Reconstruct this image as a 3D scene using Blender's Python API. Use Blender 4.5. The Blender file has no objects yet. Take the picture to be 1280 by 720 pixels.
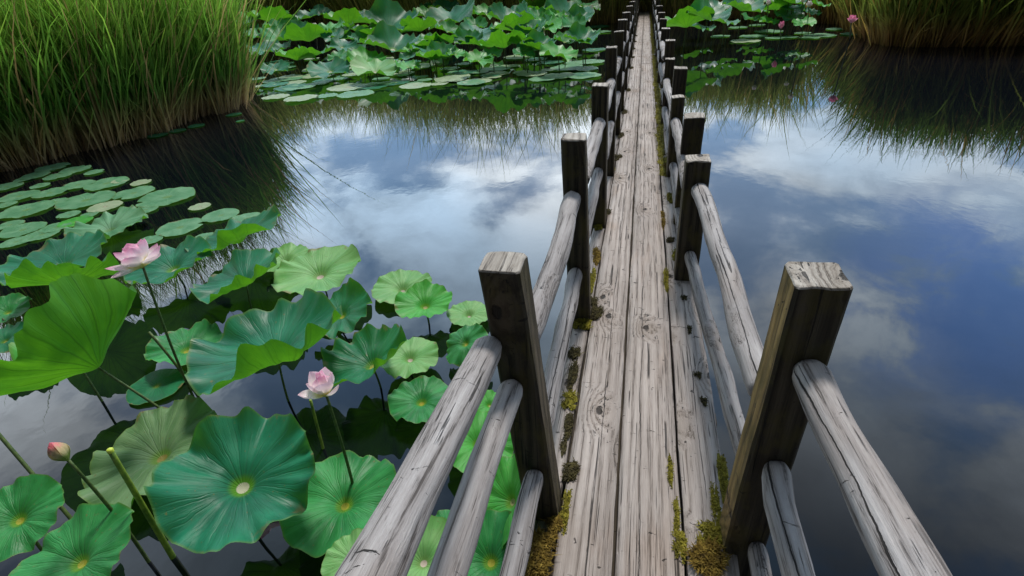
import bpy, math, random
import numpy as np
from mathutils import Vector, Matrix, noise
random.seed(7); rng = np.random.default_rng(7)
S = bpy.context.scene; C = S.collection
R_ = math.radians
# ------------------------------------------------------------------ camera
D = 1.8; W = -0.3                       # eye above deck, water level (deck top = 0)
f, PIT, YAW, ROL = 1.0893*600, 0.53783, 0.25248, -0.07035
Fv = np.array([-math.sin(YAW)*math.cos(PIT), math.cos(YAW)*math.cos(PIT), -math.sin(PIT)])
R0 = np.array([math.cos(YAW), math.sin(YAW), 0]); U0 = np.cross(R0, Fv)
Rv = math.cos(ROL)*R0+math.sin(ROL)*U0; Uv = -math.sin(ROL)*R0+math.cos(ROL)*U0
def ray(px, py): return Fv+Rv*(px-640)/f-Uv*(py-360)/f
def P(px, py, z):                       # measured point at height z
    d = ray(px, py); t = (z-D)/d[2]; return Vector((d[0]*t, d[1]*t, z))
def PY(px, py, Y):                      # measured point at distance Y along the walk
    d = ray(px, py); t = Y/d[1]; return Vector((d[0]*t, Y, D+d[2]*t))
def depth(p): return float(np.dot(np.array(p)-np.array([0, 0, D]), Fv))
cd = bpy.data.cameras.new('camera'); co = bpy.data.objects.new('camera', cd); C.objects.link(co)
cd.sensor_width = 36; cd.lens = f/1280*36; cd.clip_end = 2000; cd.clip_start = 0.02
M = Matrix(((Rv[0], Uv[0], -Fv[0], 0), (Rv[1], Uv[1], -Fv[1], 0), (Rv[2], Uv[2], -Fv[2], D), (0, 0, 0, 1)))
co.matrix_world = M; S.camera = co

# ------------------------------------------------------------------ node helper
class NT:
    def __init__(s, tree): s.t = tree; s.n = tree.nodes; s.l = tree.links; s.n.clear()
    def __call__(s, ty, ins=None, **kw):
        n = s.n.new(ty)
        for k, v in kw.items(): setattr(n, k, v)
        for k, v in (ins or {}).items(): s.set(n.inputs[k], v)
        return n
    def set(s, sock, v):
        if hasattr(v, 'is_output'): s.l.new(v, sock)
        elif hasattr(v, 'outputs'): s.l.new(v.outputs[0], sock)
        else:
            if isinstance(v, (tuple, list)) and len(v) == 3 and sock.type == 'RGBA': v = (*v, 1)
            sock.default_value = v
    def m(s, op, a, b=0.0, c=0.0):
        n = s.n.new('ShaderNodeMath'); n.operation = op
        s.set(n.inputs[0], a); s.set(n.inputs[1], b); s.set(n.inputs[2], c); return n.outputs[0]
    def mix(s, fac, a, b, mode='MIX'):
        n = s.n.new('ShaderNodeMix'); n.data_type = 'RGBA'; n.blend_type = mode
        s.set(n.inputs[0], fac); s.set(n.inputs[6], a); s.set(n.inputs[7], b); return n.outputs[2]
    def ramp(s, x, stops, interp='LINEAR'):
        n = s.n.new('ShaderNodeValToRGB'); n.color_ramp.interpolation = interp
        e = n.color_ramp.elements
        while len(e) < len(stops): e.new(0.5)
        for i, (p, c) in enumerate(stops):
            e[i].position = p; e[i].color = (*c, 1) if len(c) == 3 else c
        s.set(n.inputs[0], x); return n.outputs[0]
    def rng(s, x, a, b, c=0., d=1., kind='SMOOTHSTEP'):
        n = s.n.new('ShaderNodeMapRange'); n.interpolation_type = kind
        for i, v in enumerate((x, a, b, c, d)): s.set(n.inputs[i], v)
        return n.outputs[0]
    def noise(s, vec, scale, detail=4, rough=.55, dist=0.):
        n = s.n.new('ShaderNodeTexNoise'); s.set(n.inputs['Vector'], vec)
        for k, v in (('Scale', scale), ('Detail', detail), ('Roughness', rough), ('Distortion', dist)): s.set(n.inputs[k], v)
        return n.outputs[0]
    def vmul(s, v, k):
        n = s.n.new('ShaderNodeVectorMath'); n.operation = 'MULTIPLY'; s.set(n.inputs[0], v); s.set(n.inputs[1], k); return n.outputs[0]
    def vadd(s, v, k):
        n = s.n.new('ShaderNodeVectorMath'); n.operation = 'ADD'; s.set(n.inputs[0], v); s.set(n.inputs[1], k); return n.outputs[0]
def mat(name):
    m = bpy.data.materials.new(name); m.use_nodes = True; return m, NT(m.node_tree)

def wood(name, pale, mid, dark, axis='Y', knots=1.0, rough=.75, grain=1.0, moss=0.0, stain=(.05, .04, .02), split=None, wavy=.35):
    m, t = mat(name)
    tc = t('ShaderNodeTexCoord'); oi = t('ShaderNodeObjectInfo'); rnd = oi.outputs['Random']
    off = t('ShaderNodeCombineXYZ')
    for i, k in enumerate((37., 91., 53.)): t.set(off.inputs[i], t.m('MULTIPLY', rnd, k))
    v0 = tc.outputs['Object']
    if axis == 'Z':
        sp = t('ShaderNodeSeparateXYZ', {0: v0}); v0 = t('ShaderNodeCombineXYZ', {0: sp.outputs[0], 1: sp.outputs[2], 2: sp.outputs[1]}).outputs[0]
    v = t.vadd(v0, off)
    vo = t('ShaderNodeTexVoronoi', voronoi_dimensions='2D'); t.set(vo.inputs['Vector'], t.vmul(v, (6., 3.2, 6.))); t.set(vo.inputs['Scale'], .8)
    kd = t.m('ADD', vo.outputs['Distance'], t.m('MULTIPLY', t.m('SUBTRACT', t.noise(v, 40., 3), .5), .12))
    rare = t('ShaderNodeSeparateXYZ', {0: vo.outputs['Color']}).outputs[0]
    rare = t.m('GREATER_THAN', rare, 1-.42*knots)
    infl = t.m('MULTIPLY', t.rng(kd, 0., .5, 1., 0.), rare)
    core = t.m('MULTIPLY', t.rng(kd, .045, .085, 1., 0.), rare)
    warp = t.noise(t.vmul(v, (2.2, .55, 2.2)), 1.4, 3)
    sp = t('ShaderNodeSeparateXYZ', {0: v})
    xx = t.m('ADD', sp.outputs[0], t.m('MULTIPLY', sp.outputs[2], .8))
    ph = t.m('ADD', t.m('MULTIPLY', xx, 150.*grain), t.m('ADD', t.m('MULTIPLY', warp, 22.*wavy), t.m('MULTIPLY', infl, 15.)))
    rings = t.m('ADD', t.m('MULTIPLY', t.m('SINE', ph), .5), .5)
    dv = t('ShaderNodeCombineXYZ', {0: t.m('MULTIPLY', infl, .06), 2: t.m('MULTIPLY', infl, .06)})
    vg = t.vadd(v, dv)
    fine = t.noise(t.vmul(vg, (260., 5., 260.)), 1.0, 4, .7)
    fine2 = t.noise(t.vmul(vg, (85., 1.8, 85.)), 1.0, 4, .65, .2)
    broad = t.noise(t.vmul(v, (22., .9, 22.)), 1.0, 4, .6, .3)
    blot = t.noise(t.vmul(v, (5., 1.6, 5.)), 1.3, 6, .65)
    patchy = t.rng(t.noise(t.vmul(v, (6., .9, 6.)), 1., 2), .4, .65)
    # small checks along the grain
    ck = t.noise(t.vmul(vg, (95., 1.3, 95.)), 1.0, 2, .5)
    chk = t.m('MULTIPLY', t.rng(ck, .37, .33), t.rng(t.noise(t.vmul(v, (3., 3., 3.)), 1.5, 2), .40, .55))
    nk = t.noise(t.vmul(v, (14., 34., 14.)), 1.0, 4, .65, .9)
    nick = t.rng(nk, .665, .69)
    bk = t.noise(t.vmul(v, (7., 13., 7.)), 1.0, 5, .72, 1.4)
    cl = t.m('MAXIMUM', t.m('MAXIMUM', t.m('MULTIPLY', chk, .85), t.m('MULTIPLY', nick, .85)), t.rng(bk, .685, .70))
    # one long split wandering down the timber
    s0 = t('ShaderNodeSeparateXYZ', {0: v0})
    along = t.m('ADD', s0.outputs[1], t.m('MULTIPLY', rnd, 50.))
    av = t('ShaderNodeCombineXYZ', {0: along})
    jag = t.m('ADD', t.m('MULTIPLY', t.m('SUBTRACT', t.noise(av, 1.6, 2), .5), 1.), t.m('MULTIPLY', t.m('SUBTRACT', t.noise(av, 14., 4, .7), .5), .22))
    wid = t.rng(t.noise(av, 2.7, 3), .36, .66, .0, 1.)
    if split == 'log':
        an = t.m('ARCTAN2', s0.outputs[2], s0.outputs[0])
        pos = t.m('ADD', t.m('MULTIPLY', t.m('SUBTRACT', rnd, .5), 1.3), 1.35)
        d = t.m('ABSOLUTE', t.m('SUBTRACT', an, t.m('ADD', pos, t.m('MULTIPLY', jag, 1.1))))
        cs = t.m('MULTIPLY', t.rng(t.m('SUBTRACT', d, t.m('MULTIPLY', wid, .075)), -.012, .012, 1., 0.), t.rng(wid, .02, .15))
        jag2 = t.m('MULTIPLY', t.m('SUBTRACT', t.noise(t.vadd(av, (7., 3., 0.)), 3.1, 4, .6), .5), 1.2)
        d2 = t.m('ABSOLUTE', t.m('SUBTRACT', an, t.m('ADD', t.m('SUBTRACT', 3.1, pos), jag2)))
        w2 = t.rng(t.noise(t.vadd(av, (17., 3., 0.)), 3., 2), .50, .64, .0, 1.)
        cs = t.m('MAXIMUM', cs, t.m('MULTIPLY', t.rng(t.m('SUBTRACT', d2, t.m('MULTIPLY', w2, .03)), -.01, .01, 1., 0.), t.rng(w2, .02, .2)))
        cl = t.m('MAXIMUM', cl, cs)
    elif split == 'plank':
        d = t.m('ABSOLUTE', t.m('SUBTRACT', s0.outputs[0], t.m('ADD', t.m('MULTIPLY', t.m('SUBTRACT', rnd, .5), .07), t.m('MULTIPLY', jag, .055))))
        cs = t.m('MULTIPLY', t.rng(t.m('SUBTRACT', d, t.m('MULTIPLY', wid, .0016)), -.0007, .0007, 1., 0.), t.rng(wid, .02, .15))
        cl = t.m('MAXIMUM', cl, cs)
    h = t.m('ADD', t.m('MULTIPLY', t.m('MULTIPLY', rings, t.m('ADD', .25, t.m('MULTIPLY', patchy, .75))), .26), t.m('ADD', t.m('MULTIPLY', fine, .48), t.m('ADD', t.m('MULTIPLY', fine2, .34), t.m('MULTIPLY', broad, .10))))
    col = t.ramp(h, [(.395, dark), (.475, mid), (.66, pale)])
    col = t.mix(t.m('MULTIPLY', t.rng(blot, .38, .68), .6), col, t.mix(.6, col, stain))
    warm = t.noise(t.vmul(v, (4., .8, 4.)), 1.7, 3)
    col = t.mix(t.m('MULTIPLY', t.rng(warm, .55, .72), .3), col, t.vmul(col, (.86, .66, .50)))
    if moss > 0:
        mo = t.noise(t.vmul(v, (6., 3., 6.)), 2., 6, .65)
        col = t.mix(t.m('MULTIPLY', t.rng(mo, .45, .62), moss), col, (.075, .062, .014))
    col = t.mix(t.m('MULTIPLY', core, .92), col, (.02, .014, .01))
    col = t.mix(t.m('MULTIPLY', t.m('SUBTRACT', infl, core), .25), col, (.15, .095, .05))
    col = t.mix(t.m('MULTIPLY', cl, .95), col, (.010, .008, .007))
    hh = t.m('SUBTRACT', h, t.m('MULTIPLY', t.m('MAXIMUM', cl, core), 2.2))
    bp = t('ShaderNodeBump', {'Height': hh, 'Strength': 1., 'Distance': .008})
    pr = t('ShaderNodeBsdfPrincipled', {'Base Color': col, 'Roughness': t.rng(fine, .3, .7, rough-.12, rough+.1), 'Normal': bp, 'Specular IOR Level': .25})
    t('ShaderNodeOutputMaterial', {0: pr}); return m

M_plank = wood('weathered_plank', (.47, .415, .385), (.345, .30, .275), (.085, .065, .052), knots=.75, stain=(.20, .165, .14), split='plank')
M_rail = wood('weathered_log', (.43, .405, .40), (.30, .275, .268), (.055, .045, .040), knots=.7, stain=(.17, .15, .145), split='log', wavy=.5)
M_post = wood('dark_post_wood', (.075, .062, .042), (.030, .024, .016), (.008, .006, .004), axis='Z', knots=.4, moss=.5, stain=(.012, .011, .008), split='plank')  # darker copy: shade of the backlit faces is put into the colour
M_postm = wood('mossy_lit_post_wood', (.38, .25, .09), (.19, .125, .045), (.03, .022, .010), axis='Z', knots=.4, moss=.5, split='plank')  # moss and lichen, plus light on the inner face put into the colour
M_posti = wood('lit_inner_post_wood', (.16, .125, .085), (.075, .058, .036), (.018, .014, .009), axis='Z', knots=.4, moss=.4)  # same wood paler: light on the inner faces is put into the colour
M_cap = wood('bleached_end_grain', (.50, .46, .41), (.30, .265, .23), (.07, .056, .045), knots=1., grain=1.1, wavy=1.2, stain=(.20, .17, .14))
M_beam = wood('wet_beam_wood', (.07, .055, .04), (.045, .035, .025), (.02, .015, .01), axis='X', knots=.3)

# ------------------------------------------------------------------ object helpers
def tag(o, label=None, cat=None, group=None, kind=None):
    for k, v in (('label', label), ('category', cat), ('group', group), ('kind', kind)):
        if v: o[k] = v
    return o
def empty(name, loc, rz=0.):
    o = bpy.data.objects.new(name, None); C.objects.link(o); o.location = loc; o.rotation_euler = (0, 0, rz)
    o.empty_display_size = .1; return o
def mesh(name, vs, fs, mats, parent=None, smooth=True, uv=None, mi=None, loc=None):
    me = bpy.data.meshes.new(name); me.from_pydata([tuple(v) for v in vs], [], fs)
    for m_ in (mats if isinstance(mats, list) else [mats]): me.materials.append(m_)
    if smooth: me.polygons.foreach_set('use_smooth', [True]*len(me.polygons))
    if mi: me.polygons.foreach_set('material_index', mi)
    if uv is not None:
        ul = me.uv_layers.new(name='UVMap'); li = np.empty(len(me.loops), dtype=np.int32)
        me.loops.foreach_get('vertex_index', li); ul.data.foreach_set('uv', np.asarray(uv, dtype=np.float32)[li].ravel())
    me.update()
    o = bpy.data.objects.new(name, me); C.objects.link(o)
    if parent: o.parent = parent
    if loc: o.location = loc
    return o
def fbm(x, y=0., z=0.): return noise.fractal(Vector((x, y, z)), .8, 2., 3)
def sweep(rings):                       # list of rings (lists of Vectors) -> verts, faces with caps
    n = len(rings[0]); vs = [v for r in rings for v in r]; fs = []
    for i in range(len(rings)-1):
        for j in range(n):
            a = i*n+j; b = i*n+(j+1) % n; fs.append((a, b, b+n, a+n))
    fs.append(tuple(range(n-1, -1, -1))); fs.append(tuple((len(rings)-1)*n+j for j in range(n)))
    return vs, fs
def rect_section(w, h, bev, sub=3):     # bevelled rectangle, extra points along the sides
    pts = []
    cs = [(-w/2+bev, -h/2), (w/2-bev, -h/2), (w/2, -h/2+bev), (w/2, h/2-bev), (w/2-bev, h/2), (-w/2+bev, h/2), (-w/2, h/2-bev), (-w/2, -h/2+bev)]
    for i in range(8):
        a = cs[i]; b = cs[(i+1) % 8]; k = sub if i % 2 == 0 else 1
        for j in range(k): pts.append((a[0]+(b[0]-a[0])*j/k, a[1]+(b[1]-a[1])*j/k))
    return pts

# ------------------------------------------------------------------ boardwalk
walk = empty('boardwalk', (0, 0, W))
tag(walk, 'narrow weathered grey plank boardwalk running straight across the pond', 'boardwalk')
def plank(x0, x1, y0, y1, z=0., th=.045, taper=None, name='plank', label=None):
    n = max(6, int((y1-y0)/.09)); rings = []; sd = random.uniform(0, 99); w = x1-x0; L = y1-y0
    for i in range(n+1):
        y = i/n*L; e = .004*fbm(y*2.2, sd); e2 = .004*fbm(y*2.2, sd+9); zz = .003*fbm(y*.8, sd+5)
        ww = w if taper is None else w+(taper-w)*i/n
        end = .997 if i in (0, n) else 1
        ring = []
        for (a, b) in rect_section(1, th, .006 if True else 0, 3):
            aa = a*(ww-.0)*end
            cup = -.003*(abs(a)*2)**2
            chip = .003*fbm(y*9, sd+a*7, b*30)
            ring.append(Vector((aa+(e if a < 0 else e2)+(ww-w)/2+(chip if abs(a) > .45 else 0), y-L/2+(.004*fbm(a*8, sd) if i in (0, n) else 0), b*end+zz+(cup if b > 0 else 0))))
        rings.append(ring)
    vs, fs = sweep(rings)
    o = mesh(name, vs, fs, M_plank, walk, loc=((x0+x1)/2, (y0+y1)/2, z-th/2-W))
    o.rotation_euler = (0, random.uniform(-.004, .004), 0)
    if label: o['label'] = label
    return o
G = .006
END = 28.6
def lane(x0, x1, cuts, dz=0, **k):
    for a, b in zip(cuts[:-1], cuts[1:]): plank(x0+G, x1-G, a+.002, b-.002, z=dz+random.uniform(-.002, .002), **k)
lane(-.2034, .011, [-1.2, 9.4, 17., 23., END])
lane(.011, .257, [-1.2, 12.4, 20.3, END])
lane(.257, .440, [-1.2, 5.9])
plank(.257+G, .36, 5.9, 12., z=-.012); plank(.257+G, .345, 12.01, END, z=-.012)
for a, b in ((-1.2, 1.24), (1.36, 2.54), (2.66, 3.94), (4.06, 5.2), (5.3, 8.), (8., 13.), (13., 20), (20, END)):
    plank(-.30 if a < 5 else -.27, -.2034-G, a, b, z=-.006)
for i in range(20):                     # cross beams and piles under the deck
    y = .2+i*1.5; sec = rect_section(.09, .1, .01, 1)
    vs, fs = sweep([[Vector((x, a, b)) for a, b in sec] for x in np.linspace(-.36, .46 if y < 6 else .38, 6)])
    mesh('beam', vs, fs, M_beam, walk, loc=(0, y+.3, -.155-W))
    for x in (-.3, .33):
        rings = [[Vector((.05*math.cos(k*.5236), .05*math.sin(k*.5236), z)) for k in range(12)] for z in (-.55, -.3, 0.)]
        vs, fs = sweep(rings); mesh('pile', vs, fs, M_beam, walk, loc=(x, y+.3, -.206-W))

for x in (.011, .250, -.205):  # unseen beams added under the seams to block sun glint through the gaps
    sec = rect_section(.07, .05, .006, 1); n = 40
    vs, fs = sweep([[Vector((a+.002*fbm(y, 3.), y, b)) for a, b in sec] for y in np.linspace(-1.2, END, n)])
    mesh('glint_stop_beam', vs, fs, M_beam, walk, loc=(x, 0, -.090-W))

# ------------------------------------------------------------------ railings
def make_post(root, side, Y, w, xb, xt, ht, m=None, label=None, zb=-.0):
    """xb / xt = inner face at foot and at head; side -1 left, 1 right"""
    sd = random.uniform(0, 99); n = 26; rings = []; zb0 = -.22
    sec = rect_section(w, w, .009, 3); tw = random.uniform(-.05, .05); tp = random.uniform(-.05, .05)
    for i in range(n+4):
        if i <= n: z = zb0+(ht-.006-zb0)*i/n; s = 1.
        else: z = ht-.006+.006*[.4, .8, 1.][i-n-1]; s = [.985, .965, .94][i-n-1]
        u = (z)/ht; cx = xb+(xt-xb)*u+side*w/2
        er = .0022
        ring = [Vector((cx+a*s+er*fbm(z*5, sd+a*20, b*20), b*s+w/2+er*fbm(z*5, sd+40+a*20, b*20), z+((.006*fbm(a*25, b*25, sd)+tp*a+abs(tw)*b) if i > n-1 else 0))) for a, b in sec]
        rings.append(ring)
    vs, fs = sweep(rings); N = len(sec)
    mi = [0]*len(fs)
    for k in range(len(fs)):
        if k >= n*N and k < (n+3)*N: mi[k] = 1
    mi[-1] = 1
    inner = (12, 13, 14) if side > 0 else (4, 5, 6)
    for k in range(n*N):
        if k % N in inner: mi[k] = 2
    vs = [v-Vector((xb, 0, 0)) for v in vs]; cx0 = Vector((side*w/2, w/2, 0)); mr = Matrix.Rotation(tw, 3, 'Z'); vs = [mr @ (v-cx0)+cx0 for v in vs]
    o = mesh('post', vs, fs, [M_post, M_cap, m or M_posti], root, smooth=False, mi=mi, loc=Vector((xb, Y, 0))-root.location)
    if label: o['label'] = label
    return o
def log(root, a, b, r, label=None, name='rail', r2=None):
    a = Vector(a); b = Vector(b); d = b-a; L = d.length; n = max(8, int(L/.05)); NS = 20; sd = random.uniform(0, 99)
    r2 = r2 or r; rings = []
    ys = [0, .006, .018, .035]+[.035+(L-.07)*i/n for i in range(1, n)]+[L-.035, L-.018, L-.006, L]
    for y in ys:
        e = min(y, L-y); k = 1 if e >= .035 else {0: .66, .006: .82, .018: .93}.get(round(e, 3), .93)
        rr = (r+(r2-r)*y/L)*k; cx = .015*fbm(y*1.1, sd)*min(1, e*8); cz = .015*fbm(y*1.1, sd+7)*min(1, e*8)
        rings.append([Vector((cx+rr*math.cos(q)*(1+.12*fbm(math.cos(q)*1.2+sd, math.sin(q)*1.2, y*2.4)), y, cz+rr*math.sin(q)*(1+.12*fbm(math.cos(q)*1.2+sd, math.sin(q)*1.2, y*2.4)))) for q in [2*math.pi*j/NS for j in range(NS)]])
    vs, fs = sweep([list(reversed(r_)) for r_ in rings])
    o = mesh(name, vs, fs, M_rail, root); o.location = a-root.location
    o.rotation_mode = 'QUATERNION'; o.rotation_quaternion = Vector((0, 1, 0)).rotation_difference(d.normalized())
    if label: o['label'] = label
    return o

# (distance, head px left, head px right, head px y, foot inner X)
LP = [(1.256, 596, 649, 340.5, -.2085), (2.60, 700, 731, 174.5, -.207), (3.98, 739.5, 760, 107, -.205), (5.25, 757, 771, 59, -.2),
      (6.75, 767.5, 780, 39, -.205), (8.05, 772.5, 784, 24.5, -.205), (9.65, 778, 788, 15.5, -.205), (12.0, 782, 791, 7.5, -.205)]
RP = [(1.224, 995, 1070, 357.5, .388, 'i'), (3.15, 858, 890, 202, .305, 'i'), (4.05, 856, 883, 147, .335, 'o'), (5.2, 840, 856, 122, .315, 'i'),
      (5.95, 843, 860, 86, .34, 'o'), (7.3, 832, 844, 74, .31, 'i'), (8.3, 832, 844.5, 51, .32, 'i'), (10.2, 827, 838, 36, .305, 'i'),
      (11.8, 825, 834, 24, .31, 'i'), (13.4, 823, 832, 16, .31, 'i'), (15.3, 821, 829, 7.5, .31, 'i')]
railL = empty('railing', (-.26, 1.0, W)); tag(railL, 'left railing of the boardwalk, dark square posts with grey log rails, nearest the lotus plants', 'railing')
railR = empty('railing', (.36, 1.0, W)); tag(railR, 'right railing of the boardwalk, dark posts and grey log rails beside the open water', 'railing')
Ls = []
for i, (Y, x0, x1, py, xb) in enumerate(LP):
    a = PY(x0, py, Y); b = PY(x1, py, Y); w = min(.125, max(.095, b.x-a.x)); 
    make_post(railL, -1, Y, w, xb, b.x, b.z); Ls.append((Y, w, xb, b.x, b.z))
Y = 13.5
while Y < END-.2:
    make_post(railL, -1, Y, .12, -.205, -.205, 1.14+random.uniform(-.02, .02)); Ls.append((Y, .12, -.205, -.205, 1.14)); Y += 1.5
Rs = []
for i, (Y, x0, x1, py, xb, kd) in enumerate(RP):
    a = PY(x0, py, Y); b = PY(x1, py, Y); w = min(.145, max(.105, b.x-a.x))
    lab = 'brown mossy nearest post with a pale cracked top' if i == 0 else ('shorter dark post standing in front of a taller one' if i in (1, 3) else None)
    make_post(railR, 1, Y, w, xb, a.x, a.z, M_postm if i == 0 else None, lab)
    if kd == 'i': Rs.append((Y, w, xb, a.x, a.z))
Y = 16.9
while Y < END-.2:
    make_post(railR, 1, Y, .125, .31, .30, 1.08+random.uniform(-.02, .02)); Rs.append((Y, .125, .31, .30, 1.08)); Y += 1.5
# left rails, near bay (three logs)
log(railL, PY(612, 432, 1.25), P(462, 722, 1.0)+(P(462, 722, 1.0)-PY(612, 432, 1.25))*.5, .046, 'thick upper log rail with a long dark crack', r2=.050)
q = PY(641, 482, 1.25); log(railL, q, (q.x-.008, -.3, q.z+.02), .040)
q = PY(669, 592, 1.25); log(railL, q, (q.x-.004, -.2, q.z-.0), .036)
q = PY(716, 247, 2.6); log(railL, q, (q.x-.006, 1.256+.10, q.z-.01), .046)
q = PY(720, 340, 2.6); log(railL, q, (q.x+.006, 1.256+.10, q.z+.0), .040)
for k in range(2, len(Ls)):
    y1 = Ls[k][0]; y0 = Ls[k-1][0]+Ls[k-1][1]; hz = Ls[k][4]
    if k == 2: u = PY(750, 153, y1); l = PY(748, 214, y1)
    else: u = Vector((-.26, y1, hz-.30)); l = Vector((-.25, y1, hz-.68))
    log(railL, u, (u.x-.005, y0, u.z+random.uniform(-.01, .01)), .044); log(railL, l, (l.x, y0, l.z), .038)
# right rails
a = PY(1009, 462, 1.224); b = P(1148, 722, a.z+.03); log(railR, a, b+(b-a)*.5, .047, 'thick upper log rail with a long dark crack', r2=.051)
q = PY(969, 583, 1.224); log(railR, q, (q.x+.01, -.3, q.z), .040)
q = PY(946, 682, 1.224); log(railR, q, (q.x+.01, -.1, q.z), .033)
q = PY(873, 236, 3.15); log(railR, q, PY(953, 492, 1.37), .047)
q = PY(862, 318, 3.15); log(railR, q, PY(936, 585, 1.40), .036)
for k in range(2, len(Rs)):
    y1 = Rs[k][0]; y0 = Rs[k-1][0]+Rs[k-1][1]; hz = min(Rs[k][4], Rs[k-1][4])
    if k == 2: u = PY(844, 152, y1); l = PY(841, 206, y1)
    else: u = Vector((.335, y1, hz-.22)); l = Vector((.335, y1, hz-.56))
    log(railR, u, (u.x+(.01 if k == 2 else 0), y0, u.z), .044); log(railR, l, (l.x, y0, l.z), .036)

# ------------------------------------------------------------------ moss
def moss_mat(name, c1, c2, c3):
    m, t = mat(name); tc = t('ShaderNodeTexCoord'); v = tc.outputs['Object']
    n = t.noise(v, 38., 5, .7); 
    col = t.ramp(n, [(.3, c1), (.5, c2), (.7, c3)])
    bp = t('ShaderNodeBump', {'Height': t.noise(v, 160., 3), 'Strength': .8, 'Distance': .004})
    pr = t('ShaderNodeBsdfPrincipled', {'Base Color': col, 'Roughness': .9, 'Normal': bp, 'Specular IOR Level': .15})
    t('ShaderNodeOutputMaterial', {0: pr}); return m
M_moss = moss_mat('yellow_green_moss', (.05, .045, .01), (.17, .15, .02), (.36, .32, .04))
M_mossb = moss_mat('golden_brown_moss', (.03, .02, .008), (.13, .085, .015), (.34, .24, .05))
M_litter = moss_mat('dark_litter', (.02, .016, .01), (.05, .042, .018), (.13, .11, .04))
def moss_geo(pts, fib, fl):
    """pts: list of (x, y, z, rx, ry, h) lumps; fib strands in all, fl strand length"""
    vs = []; fs = []
    for (x, y, z, rx, ry, h) in pts:
        b = len(vs); nr, ns = 5, 12; sd = random.uniform(0, 99)
        for i in range(nr):
            u = i/(nr-1); rr = math.cos(u*math.pi/2)
            for j in range(ns):
                q = 2*math.pi*j/ns; k = 1+.45*fbm(math.cos(q)*1.3+sd, math.sin(q)*1.3, u)
                vs.append((x+rx*rr*k*math.cos(q), y+ry*rr*k*math.sin(q), z-.004+h*math.sin(u*math.pi/2)*(1+.3*fbm(q, sd, u*2))))
        for i in range(nr-1):
            for j in range(ns):
                p = b+i*ns+j; q_ = b+i*ns+(j+1) % ns; fs.append((p, q_, q_+ns, p+ns))
    tot = sum(p[3]*p[4] for p in pts)
    for (x, y, z, rx, ry, h) in pts:
        for _ in range(int(fib*rx*ry/tot)+3):
            q = random.uniform(0, 6.28); r = math.sqrt(random.random())*1.12; X = x+rx*r*math.cos(q); Y_ = y+ry*r*math.sin(q)
            Z = z+h*math.sqrt(max(0, 1-min(1, r)**2))*.8
            dx, dy = random.gauss(0, .6)+.5*math.cos(q)*r, random.gauss(0, .6)+.5*math.sin(q)*r; l = fl*random.uniform(.5, 1.3)
            nx, ny = -dy, dx; nn = math.hypot(nx, ny)+1e-6; wd = .0016+.0012*random.random(); nx *= wd/nn; ny *= wd/nn
            b = len(vs)
            vs += [(X-nx, Y_-ny, Z), (X+nx, Y_+ny, Z), (X+dx*l*.5+nx, Y_+dy*l*.5+ny, Z+l*.6), (X+dx*l*.5-nx, Y_+dy*l*.5-ny, Z+l*.6), (X+dx*l*1.1, Y_+dy*l*1.1, Z+l*random.uniform(.3, .9))]
            fs += [(b, b+1, b+2, b+3), (b+3, b+2, b+4)]
    return vs, fs
def moss(px, py, rx, ry, h, m, label, n=500, fl=.012, z=0., lumps=5, group='moss clumps on the boardwalk', name='moss_clump', cat='moss'):
    c = P(px, py, z); pts = []
    for i in range(lumps*3):
        k = random.uniform(.18, .5); pts.append((random.uniform(-1, 1)*rx*(1-k*.7), random.uniform(-1, 1)*ry*(1-k*.7), 0, rx*k, ry*k, h*random.uniform(.5, 1)))
    vs, fs = moss_geo(pts, n, fl)
    o = mesh(name, vs, fs, m, loc=c); tag(o, label, cat, group); return o
moss(851, 321, .06, .10, .022, M_moss, 'bright yellow-green moss clump at the foot of the second right inner post', 900)
moss(838, 300, .03, .04, .012, M_litter, 'small dark moss tuft on the right plank edge just beyond the bright clump', 200)
moss(745, 392, .035, .07, .014, M_litter, 'dark green moss tuft on the left plank seam by the second left post', 400)
moss(728, 405, .05, .05, .014, M_moss, 'yellow-green moss clump on the left edge strip at the second left post', 500)
moss(741, 378, .03, .05, .012, M_litter, 'dark moss sliver on the plank behind the second left post foot', 300)
moss(718, 442, .03, .06, .006, M_litter, 'flat olive moss patch on the narrow left strip', 250)
moss(712, 500, .035, .06, .006, M_moss, 'low moss patch on the left strip halfway to the nearest post', 250)
moss(712, 590, .035, .055, .010, M_litter, 'dark brown moss patch on the left plank edge behind the nearest left post', 450)
moss(675, 700, .042, .10, .022, M_mossb, 'golden brown moss filling the strip at the foot of the nearest left post', 1500, .02)
moss(692, 655, .03, .03, .014, M_mossb, 'small brown moss lump tucked against the nearest left post', 350, .014)
moss(886, 706, .055, .07, .018, M_mossb, 'golden brown moss clump at the foot of the nearest right post', 1500, .022)
moss(893, 668, .06, .05, .012, M_moss, 'green moss on the plank end beside the nearest right post', 600, .012)
moss(850, 676, .022, .09, .005, M_moss, 'thin green moss film along the middle plank edge at bottom', 350, .008)
moss(862, 412, .014, .05, .004, M_litter, 'narrow olive moss fleck on the right plank below the bright clump', 120, .006)
moss(872, 470, .018, .03, .004, M_litter, 'tiny dark lichen fleck on the right plank', 120, .006)
moss(880, 502, .02, .03, .004, M_litter, 'small olive moss fleck near the right plank edge', 120, .006)
moss(855, 372, .02, .03, .004, M_litter, 'small flat brown moss scrap on the right plank', 120, .006)
moss(839, 248, .045, .13, .016, M_moss, 'yellow moss clump on the right strip before the short inner post', 700)
moss(833, 209, .035, .14, .014, M_mossb, 'brown moss clump on the right strip farther along', 500)
moss(755, 268, .05, .10, .016, M_litter, 'dark debris and moss at the foot of the third left post', 500)
moss(748, 285, .03, .05, .016, M_moss, 'bright green moss tuft in front of the third left post', 250)
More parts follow.
